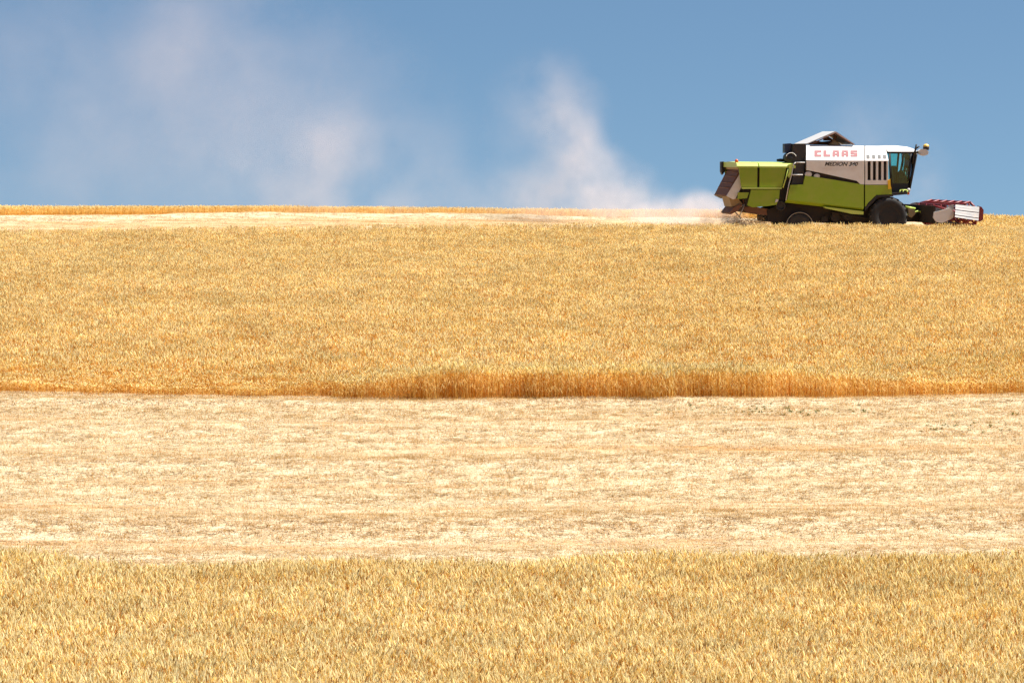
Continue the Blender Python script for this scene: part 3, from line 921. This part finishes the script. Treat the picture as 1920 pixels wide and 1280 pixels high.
mb = MB(); mb.pp([(1366, 369), (1377, 374), (1383, 371), (1392, 383), (1372, 388), (1368, 374)], -0.95, 0.4, -0.95); mb.build('rotor_housing', TAN, chop)
mb = MB(); mb.pp([(1368, 399), (1376, 389), (1388, 382), (1391, 386), (1382, 396), (1371, 402)], -1.05, 0.6, -1.05); mb.build('spreader_hood', RUST, chop)
for yy in (-0.98, 0.0):
    mb = MB()
    for pa, pb in (((1377, 396), (1397, 382)), ((1375, 394), (1390, 410)), ((1397, 382), (1386, 406)), ((1368, 400), (1384, 392))):
        mb.tube([at(*pa, yy), at(*pb, yy)], 0.028, 6)
    mb.build('spreader_rod', SILVER, chop)
mb = MB(); mb.pp([(1392, 374), (1402, 374), (1406, 386), (1440, 392), (1445, 405), (1398, 398)], -0.9, 0.9, -0.9); mb.build('sieve_box', RUST)

# ---- wheels
def wheel(c, R, w, rim_r, sgn, lugs):
    o = bpy.data.objects.new('wheel', None); COL.objects.link(o); o.parent = harv; o.empty_display_size = 0.2
    h = w / 2
    mb = MB()
    mb.lathe([(rim_r, -h * 0.92), (rim_r * 1.08, -h), (R * 0.80, -h * 1.04), (R * 0.91, -h * 0.96), (R * 0.945, -h * 0.75), (R * 0.95, 0), (R * 0.945, h * 0.75), (R * 0.91, h * 0.96), (R * 0.80, h * 1.04), (rim_r * 1.08, h), (rim_r, h * 0.92)], c, 48)
    for k in range(lugs):
        for sd in (-1, 1):
            a0 = 2 * math.pi * (k + (0.5 if sd > 0 else 0)) / lugs
            da = 0.28
            P = []
            for rr in (R * 0.90, R):
                for yy, an in ((sd * h * 0.98, a0), (0.02 * sd, a0 + da)):
                    for e in (-0.045, 0.045):
                        A = an + e
                        r2 = rr * (0.985 if abs(yy) > 0.1 else 1.0)
                        P.append(Vector((c[0] + r2 * math.cos(A), c[1] + yy, c[2] + r2 * math.sin(A))))
            mb.hexa([P[0], P[1], P[3], P[2], P[4], P[5], P[7], P[6]])
    mb.build('tyre', RUBBER, o)
    mb = MB()
    s_ = sgn
    mb.lathe([(rim_r * 1.02, s_ * h * 0.9), (rim_r * 0.93, s_ * h * 0.86), (rim_r * 0.86, s_ * h * 0.45), (rim_r * 0.42, s_ * h * 0.35), (rim_r * 0.36, s_ * h * 0.55), (rim_r * 0.16, s_ * h * 0.6)] , c, 32)
    for k in range(8):
        an = k * math.pi / 4; mb.tube([(c[0] + rim_r * 0.28 * math.cos(an), c[1] + s_ * h * 0.5, c[2] + rim_r * 0.28 * math.sin(an)), (c[0] + rim_r * 0.28 * math.cos(an), c[1] + s_ * h * 0.68, c[2] + rim_r * 0.28 * math.sin(an))], 0.025, 6)
    mb.build('rim', RIM, o)
fz = Z(405.5, -1.5, 1666); fx = X(1666.5, -1.5, 405)
for sgn in (-1, 1): wheel((fx, sgn * 1.22, fz), 0.86, 0.58, 0.44, sgn, 18)
rz_ = Z(424.5, -1.4, 1499); rx = X(1499, -1.4, 424)
for sgn in (-1, 1): wheel((rx, sgn * 1.2, rz_), 0.585, 0.40, 0.33, sgn, 14)
for sgn in (-1, 1):                                   # thin bright guard over the steering wheel
    mb = MB()
    for k in range(12):
        pass
    mb.tube([(rx + 0.605 * math.cos(a), sgn * 1.42, rz_ + 0.605 * math.sin(a)) for a in np.linspace(0.25, math.pi - 0.2, 18)], 0.018, 6)
    mb.build('wheel_guard', GUARD)

# ---- cab
cab = bpy.data.objects.new('cab', None); COL.objects.link(cab); cab.parent = harv; cab.empty_display_size = 0.3
YC = 0.95                                                     # half width of the cab, set in from the body side
def cabp(px, row, yl=-YC): return at(px, row, yl)
mb = MB()
mb.pp([(1660, 274), (1680, 273), (1705, 275.5), (1716, 279), (1720, 284.5), (1712, 285.5), (1664, 284.5)], -YC - 0.08, YC + 0.08, -YC)
for v in mb.bm.verts:
    if v.co.z > Z(281, -YC, 1690): v.co.y *= 0.62
mb.bevel(0.03, 3); mb.build('cab_roof', WHITE, cab)
for s_ in (-1, 1):
    mb = MB()
    y = s_ * YC
    for pa, pb, r in (((1667.5, 285), (1671, 362), 0.05), ((1719, 285), (1704.5, 358), 0.05), ((1708, 285), (1703, 340), 0.045), ((1691, 285), (1692, 312), 0.03)):
        A, Bq = U(*pa, -YC), U(*pb, -YC)
        mb.tube([(A[0], y, A[1]), (Bq[0], y, Bq[1])], r, 6)
    A, Bq = U(1667, 286.5, -YC), U(1719, 286.5, -YC); mb.tube([(A[0], y, A[1]), (Bq[0], y, Bq[1])], 0.045, 6)
    mb.build('cab_frame', BLACK, cab)
for s_ in (-1, 1):
    mb = MB(); mb.pp([(1668, 287), (1708, 287), (1703, 346), (1671, 346)], s_ * (YC - 0.01), s_ * (YC - 0.02), -YC)
    mb.build('side_window', GLASS, cab)
# bowed windscreen
mb = MB()
top = [cabp(1718.5, 287, -YC), None, None, None, None]
cols = []
for k in range(9):
    t = -1 + k / 4.0
    bow = 0.22 * (1 - t * t)
    A, Bq = U(1718, 287, -YC), U(1703.5, 358, -YC)
    cols.append((Vector((A[0] + bow, t * YC, A[1])), Vector((Bq[0] + bow * 0.9, t * YC, Bq[1]))))
vv = [(mb.bm.verts.new(a), mb.bm.verts.new(b_)) for a, b_ in cols]
for i in range(8):
    f = mb.bm.faces.new((vv[i][0], vv[i + 1][0], vv[i + 1][1], vv[i][1])); f.smooth = True
ws = mb.build('windscreen', GLASS, cab)
sm = ws.modifiers.new('thick', 'SOLIDIFY'); sm.thickness = 0.01
mb = MB(); mb.pp([(1669, 344), (1703.5, 344), (1702, 358), (1697, 364), (1671, 365)], -YC, YC, -YC); mb.bevel(0.03)
mb.build('cab_base', BLACK, cab)
# seat, column and console seen through the glass
mb = MB()
mb.pp([(1674, 312), (1680, 311), (1683, 334), (1694, 335), (1694, 344), (1676, 344)], -0.30, 0.30, -0.3); mb.bevel(0.05)
mb.build('driver_seat', BLACK, cab)
mb = MB(); mb.tube([at(1700, 346, -0.05), at(1696, 322, -0.05)], 0.05); p = at(1695, 321, -0.05)
mb.lathe([(0.2, -0.02), (0.21, 0), (0.2, 0.02)], (p.x, p.y, p.z), 20) if False else mb.tube([p + Vector((0.08 * math.cos(a), 0.2 * math.sin(a), 0.12 * math.cos(a))) for a in np.linspace(0, 6.2, 18)], 0.022, 6)
mb.build('steering_wheel', BLACK, cab)
mb = MB(); mb.pp([(1684, 325), (1690, 318), (1696, 330), (1700, 345), (1684, 345)], -0.75, -0.5, -0.7); mb.bevel(0.03); mb.build('console', BLACK, cab)
# platform, lamps and mirrors round the cab
mb = MB(); mb.pp([(1669, 362), (1702, 360), (1700, 364.5), (1673, 367)], -1.45, 1.45, -1.45); mb.build('platform', BLACK)
mb = MB()
for pa, pb in (((1686, 363), (1688, 356.5)), ((1688, 356.5), (1700, 356.5)), ((1692, 363), (1694, 357)), ((1700, 364), (1701, 357))): mb.tube([at(*pa, -1.35), at(*pb, -1.35)], 0.03, 6)
mb.build('platform_rail', LIT_GREEN)
mb = MB(); mb.ball(at(1703.5, 356.5, -1.3), 0.085, (1, 0.7, 1)); mb.build('front_lamp', WHITE)
mb = MB(); mb.ball(at(1702.5, 362.5, -1.3), 0.07, (1, 0.7, 1)); mb.build('indicator', ORANGE)
mb = MB(); mb.pp([(1664.2, 338), (1668.8, 335.5), (1669.5, 348), (1671.3, 354), (1664.8, 355)], -1.54, -1.50, -1.5); mb.bevel(0.012); mb.build('warning_board', YELLOW)
mb = MB(); mb.pp([(1722, 284), (1727, 279.5), (1736, 280), (1741, 284.5), (1740, 290), (1733, 292.5), (1726, 290)], -1.35, -1.05, -1.35); mb.bevel(0.05, 3)
mir = mb.build('mirror', WHITE)
mb = MB(); mb.tube([at(1713, 292, -1.1), at(1716, 282, -1.15), at(1718, 271, -1.2)], [0.05, 0.045, 0.035], 8); mb.tube([at(1716, 280, -1.15), at(1723.5, 274.5, -1.2)], 0.035, 8); mb.tube([at(1714, 286, -1.12), at(1726, 286, -1.2)], 0.04, 8); mb.tube([at(1714, 285, -1.1), at(1711, 308, -1.0)], 0.035, 8)
mb.build('mirror_arm', BLACK)
mb = MB(); p = at(1736, 281.5, -1.2); mb.tube([p, p + Vector((0, 0, .13)), p + Vector((0, 0, .15))], [0.13, 0.14, 0.13], 14); bs = mb.build('beacon', BLACK)
mb = MB(); mb.ball(p + Vector((0.0, 0, .17)), 0.135, (1, 1, 0.72)); mb.build('beacon_lens', BEACON, bs)

# ---- feeder house and header
mb = MB()
mb.pp([(1690, 385), (1712, 388), (1745, 400), (1745, 416), (1700, 416), (1686, 410)], -0.65, 0.65, -0.65); mb.build('feeder_house', DARK)
mb = MB(); mb.tube([at(1697, 388, -0.9), at(1716, 391.5, -0.9)], 0.05); mb.tube([at(1700, 402, -1.0), at(1722, 396, -1.0), at(1736, 400, -1.0)], 0.04)
mb.build('lift_arm', LIT_GREEN)
mb = MB(); mb.pp([(1702, 392), (1712, 392), (1716, 400), (1708, 408), (1702, 404)], -1.1, -0.9, -1.0); mb.build('guide_bracket', TAN)

HW = 3.0
header = bpy.data.objects.new('header', None); COL.objects.link(header); header.parent = harv; header.empty_display_size = 0.4
ne = -HW
hb = U(1752, 398, ne); hf = U(1835, 412, ne)
zf = U(1790, 419, ne)[1]
mb = MB()
mb.box((hb[0] + 0.02, 0, (zf + Z(386, ne, 1760)) / 2), (0.08, 2 * HW - 0.1, Z(386, ne, 1760) - zf))
mb.prism([(hb[0], zf), (hb[0] + 1.15, zf - 0.02), (hb[0] + 1.15, zf + 0.03), (hb[0], zf + 0.05)], -HW + 0.05, HW - 0.05)
mb.build('trough', DARK, header)
ca = (hb[0] + 0.45, 0, zf + 0.36)
mb = MB(); mb.tube([(ca[0], -HW + 0.1, ca[2]), (ca[0], HW - 0.1, ca[2])], 0.17, 16)
for sgn in (-1, 1):
    for k in range(70):
        t0, t1 = k / 70, (k + 1) / 70
        pts = []
        for t in (t0, t1):
            an = t * 6.28 * 4 * sgn; yy = sgn * (0.35 + t * (HW - 0.5))
            pts.append((Vector((ca[0] + .16 * math.cos(an), yy, ca[2] + .16 * math.sin(an))), Vector((ca[0] + .29 * math.cos(an), yy, ca[2] + .29 * math.sin(an)))))
        mb.sheet([pts[0][0], pts[0][1], pts[1][1], pts[1][0]], 0.008)
mb.build('auger', SILVER, header)
mb = MB(); xk = hb[0] + 1.17
mb.box((xk, 0, zf + 0.0), (0.06, 2 * HW - 0.1, 0.03))
for k in range(66):
    yy = -HW + 0.1 + k * (2 * HW - 0.2) / 65
    mb.prism([(xk, zf - 0.015), (xk + 0.12, zf), (xk, zf + 0.025)], yy - 0.012, yy + 0.012)
mb.build('cutter_bar', DARK, header)
# near and far end shields: grey drive cover behind, corrugated silver divider in front
for sgn in (-1, 1):
    y0, y1 = sgn * HW, sgn * (HW - 0.06)
    mb = MB(); mb.pp([(1751, 398), (1767, 394), (1780, 390), (1788.5, 398), (1787, 408), (1781, 412), (1766, 418), (1755, 416), (1749.5, 408)], y0, y1, ne)
    mb.bevel(0.015); es = mb.build('drive_cover', GREY, header)
    mb = MB(); mb.pp([(1768, 394), (1782, 385.5), (1789.5, 383.5), (1788.5, 409), (1779, 400)], sgn * (HW - 0.065), sgn * (HW - 0.10), ne)
    mb.build('end_shield', SILVER, header)
    dv = MB()
    rows = [(383.5, 388), (390, 394.2), (396.5, 400.5), (403, 407), (408.5, 413.5)]
    for i in range(5):
        t0, t1 = i / 5, (i + 1) / 5
        def e(t, front): return (1791.5 - 1.2 * t, 383.5 + 24 * t) if not front else (1836 - 1.5 * t, 388 + 26 * t)
        def yo(t): return HW + 0.02 + 0.30 * t                    # the divider sheet leans outwards at its foot
        k8 = []
        for dep in (0.0, -0.05):
            for t_, fr_ in ((t0, 0), (t0, 1), (t1 - 0.015, 1), (t1 - 0.015, 0)):
                yy = yo(t_) + dep + (0.02 if i % 2 else 0)
                u_ = U(*e(t_, fr_), -yy); k8.append((u_[0], sgn * yy, u_[1]))
        dv.hexa(k8)
    dv.bevel(0.01)
    dv.build('crop_divider', SILVER, header)
    mb = MB(); mb.pp([(1834, 386), (1841, 388), (1845, 394), (1844, 412), (1838, 416), (1832.5, 414)], sgn * (HW - 0.06), sgn * (HW - 0.14), ne); mb.bevel(0.015)
    mb.build('divider_nose', RED, header)
# reel: a row of hexagonal spiders, six tine bars and the centre tube
rc_far = U(1741, 398, HW - 0.2); rc = (rc_far[0], rc_far[1]); RR = 0.57
mb = MB(); mb.tube([(rc[0], -HW + 0.15, rc[1]), (rc[0], HW - 0.15, rc[1])], 0.07, 10)
mb.build('reel_tube', RED, header)
NS = 6
for k in range(NS):
    yy = -HW + 0.22 + k * (2 * HW - 0.44) / (NS - 1)
    mb = MB(); pts = []
    for j in range(6):
        an = math.radians(15 + 60 * j); an2 = math.radians(75 + 60 * j)
        a = Vector((rc[0] + RR * math.cos(an), yy, rc[1] + RR * math.sin(an))); c2 = Vector((rc[0] + RR * math.cos(an2), yy, rc[1] + RR * math.sin(an2)))
        mb.tube([a, c2], 0.055, 6)
        mb.tube([Vector((rc[0], yy, rc[1])), a], 0.045, 6)
        i1 = Vector((rc[0], yy, rc[1])).lerp(a, 0.55); i2 = Vector((rc[0], yy, rc[1])).lerp(c2, 0.55); mb.tube([i1, i2], 0.07, 6)
    if k == NS - 1:
        hexa_ = [(rc[0] + (RR - .02) * math.cos(math.radians(15 + 60 * j)), rc[1] + (RR - .02) * math.sin(math.radians(15 + 60 * j))) for j in range(6)]
        mb.prism(hexa_, yy + 0.03, yy + 0.05)
    mb.build('reel_spider', RED, header)
for j in range(6):
    an = math.radians(15 + 60 * j); bx_, bz_ = rc[0] + RR * math.cos(an), rc[1] + RR * math.sin(an)
    mb = MB(); mb.tube([(bx_, -HW + 0.15, bz_), (bx_, HW - 0.15, bz_)], 0.032, 6)
    for k in range(44):
        yy = -HW + 0.2 + k * (2 * HW - 0.4) / 43
        mb.tube([(bx_, yy, bz_), (bx_ - 0.05, yy, bz_ - 0.2)], 0.007, 4)
    mb.build('tine_bar', RED, header)
for sgn in (-1, 1):
    mb = MB(); mb.tube([(hb[0], sgn * (HW - 0.1), zf + 0.75), (rc[0], sgn * (HW - 0.1), rc[1])], 0.045, 8)
    mb.build('reel_arm', RED, header)

# ------------------------------------------------------------------ straw thrown out at the back
NF = 900
c = Clump()
for _ in range(NF):
    t = random.random()
    px = 1440 - 75 * t + random.gauss(0, 8); row = 404 + 20 * random.random() ** 0.7 + random.gauss(0, 4)
    yl = random.uniform(-1.0, 1.0)
    p = U(px, row, yl); q = ORG + AX * p[0] + AY * yl + AZ * p[1]
    an = random.uniform(0, 6.28); d = Vector((math.cos(an), math.sin(an), random.gauss(-.3, 0.6))).normalized()
    L = random.uniform(0.06, 0.22)
    c.ribbon([q, q + d * L], random.uniform(0.008, 0.016), d.orthogonal().normalized(), jit((0.62, 0.36, 0.13) if random.random() < .6 else (0.8, 0.6, 0.36), 0.25))
fm = bpy.data.meshes.new('flying_straw'); fm.from_pydata([tuple(v) for v in c.v], [], c.f)
a = fm.attributes.new('col', 'FLOAT_COLOR', 'POINT'); a.data.foreach_set('color', np.array(c.c, np.float32).ravel())
fm.materials.append(M_STRAW)
fo = bpy.data.objects.new('flying_straw', fm); COL.objects.link(fo)
tag(fo, 'golden straw flying out under the tail of the combine harvester', 'straw', None, 'stuff')

# ------------------------------------------------------------------ dust
def dust(name, blobs, depth, label, color, nscale, spread=0.8, seed=0.0, lo=0.37, hi=0.65, gain=2.1, g=0.25):
    """blobs: photo position and radius of the puff, optical depth through its middle"""
    mb = bmesh.new(); items = []
    for bl in blobs:
        px, row, r, tau = bl[:4]; dd = depth + (bl[4] if len(bl) > 4 else random.uniform(-1, 1) * spread)
        cpos = Vector(((px - 960) / F * dd, dd, (600 - row) / F * dd)); rm = r / F * dd
        items.append((cpos, rm, tau / (rm * 1.77)))
        bmesh.ops.create_icosphere(mb, subdivisions=2, radius=rm * 1.75, matrix=Matrix.Translation(cpos))
    me = bpy.data.meshes.new(name); mb.to_mesh(me); mb.free()
    o = bpy.data.objects.new(name, me); COL.objects.link(o)
    rm_ = o.modifiers.new('remesh', 'REMESH'); rm_.mode = 'VOXEL'; rm_.voxel_size = max(0.12, min(i[1] for i in items) * 0.35)
    bpy.context.view_layer.update()
    m2 = bpy.data.meshes.new_from_object(o.evaluated_get(bpy.context.evaluated_depsgraph_get()))
    o.modifiers.clear(); o.data = m2; m2.name = name
    m = bpy.data.materials.new(name + '_volume'); m.use_nodes = True
    n, l = m.node_tree.nodes, m.node_tree.links; n.clear()
    out = n.new('ShaderNodeOutputMaterial')
    pv = n.new('ShaderNodeVolumePrincipled')
    pv.inputs['Color'].default_value = (*color, 1); pv.inputs['Anisotropy'].default_value = g
    geo = n.new('ShaderNodeNewGeometry')
    wn_ = n.new('ShaderNodeTexNoise'); wn_.inputs['Scale'].default_value = nscale * 0.6; wn_.inputs['Detail'].default_value = 3
    l.new(geo.outputs['Position'], wn_.inputs['Vector'])
    wsub = n.new('ShaderNodeVectorMath'); wsub.operation = 'SUBTRACT'; wsub.inputs[1].default_value = (.5, .5, .5)
    l.new(wn_.outputs['Color'], wsub.inputs[0])
    wsc = n.new('ShaderNodeVectorMath'); wsc.operation = 'SCALE'; wsc.inputs['Scale'].default_value = 1.1 / nscale * 0.9
    l.new(wsub.outputs[0], wsc.inputs[0])
    wad = n.new('ShaderNodeVectorMath'); wad.operation = 'ADD'
    l.new(geo.outputs['Position'], wad.inputs[0]); l.new(wsc.outputs[0], wad.inputs[1])
    acc = None
    for cpos, r, sg in items:
        di = n.new('ShaderNodeVectorMath'); di.operation = 'DISTANCE'; di.inputs[1].default_value = cpos
        l.new(wad.outputs[0], di.inputs[0])
        mr = n.new('ShaderNodeMapRange'); mr.interpolation_type = 'SMOOTHERSTEP'
        mr.inputs['From Min'].default_value = 0; mr.inputs['From Max'].default_value = r * 1.7
        mr.inputs['To Min'].default_value = sg; mr.inputs['To Max'].default_value = 0
        l.new(di.outputs['Value'], mr.inputs['Value'])
        if acc is None: acc = mr.outputs['Result']
        else:
            s_ = n.new('ShaderNodeMath'); s_.operation = 'ADD'; l.new(acc, s_.inputs[0]); l.new(mr.outputs['Result'], s_.inputs[1]); acc = s_.outputs[0]
    no = n.new('ShaderNodeTexNoise'); no.inputs['Scale'].default_value = nscale; no.inputs['Detail'].default_value = 5; no.inputs['Roughness'].default_value = 0.55
    l.new(geo.outputs['Position'], no.inputs['Vector'])
    mr = n.new('ShaderNodeMapRange'); mr.inputs['From Min'].default_value = lo; mr.inputs['From Max'].default_value = hi; mr.inputs['To Min'].default_value = 0.12; mr.inputs['To Max'].default_value = gain
    l.new(no.outputs['Fac'], mr.inputs['Value'])
    mu = n.new('ShaderNodeMath'); mu.operation = 'MULTIPLY'; l.new(acc, mu.inputs[0]); l.new(mr.outputs['Result'], mu.inputs[1])
    l.new(mu.outputs[0], pv.inputs['Density'])
    l.new(pv.outputs[0], out.inputs['Volume'])
    m.cycles.volume_step_rate = 1.0
    m2.materials.clear(); m2.materials.append(m)
    tag(o, label, 'dust', None, 'stuff')
    return o

DUSTC = (1.0, 0.895, 0.855)
dust('dust_cloud', [(1012, 135, 48, 0.072), (1070, 230, 60, 0.090), (1345, 410, 28, 0.336), (1300, 402, 36, 0.446), (1250, 394, 44, 0.446), (1190, 384, 54, 0.446), (1130, 368, 66, 0.410), (1085, 320, 64, 0.283), (1058, 262, 56, 0.208),
                    (1035, 205, 52, 0.149), (1000, 170, 70, 0.075), (1030, 388, 80, 0.312), (950, 398, 80, 0.223), (1110, 406, 70, 0.373), (1210, 412, 55, 0.373), (980, 250, 80, 0.049), (1370, 412, 24, 0.486), (1330, 395, 30, 0.340), (1270, 405, 40, 0.389), (1300, 415, 50, 0.297)],
     154, 'pale pinkish dust column rising behind the combine harvester', DUSTC, 0.36, 1.2)
dust('dust_cloud', [(730, 290, 120, 0.048), (720, 190, 120, 0.027), (700, 350, 120, 0.061), (655, 265, 75, 0.090), (590, 310, 110, 0.077), (500, 335, 120, 0.072), (640, 350, 100, 0.090), (570, 390, 100, 0.114), (690, 390, 90, 0.090), (420, 340, 130, 0.063), (800, 390, 100, 0.068), (880, 395, 80, 0.068), (520, 230, 130, 0.036), (740, 300, 110, 0.027)],
     158, 'low dust cloud drifting over the skyline left of the middle', DUSTC, 0.26, 2.0)
dust('dust_cloud', [(60, 60, 150, 0.057), (570, 60, 130, 0.046), (150, 180, 150, 0.057), (410, 60, 130, 0.069), (300, 110, 160, 0.063), (170, 80, 150, 0.047), (390, 170, 140, 0.055), (250, 235, 190, 0.063), (80, 250, 170, 0.055), (450, 255, 160, 0.047), (630, 100, 110, 0.034), (480, 20, 130, 0.047), (60, 330, 150, 0.047), (300, 330, 160, 0.047), (560, 200, 140, 0.034)],
     166, 'thin high dust haze in the upper left of the sky', DUSTC, 0.16, 3.0)
dust('dust_cloud', [(1650, 245, 70, 0.037), (1720, 320, 55, 0.042), (1600, 250, 65, 0.026), (1690, 385, 60, 0.042), (1735, 350, 50, 0.026)],
     158, 'faint dust wisp hanging behind the cab of the combine harvester', DUSTC, 0.40, 1.0)
dust('dust_cloud', [(1362, 414, 15, .9, 0), (1385, 416, 15, 1.0, -.3), (1345, 420, 17, .6, .2), (1408, 420, 14, .7, -.4), (1428, 422, 13, .5, -.4), (1320, 422, 18, .4, .3)],
     150.2, 'dense cream chaff spray at the tail of the combine harvester', (0.97, 0.88, 0.76), 1.6, 0.3)
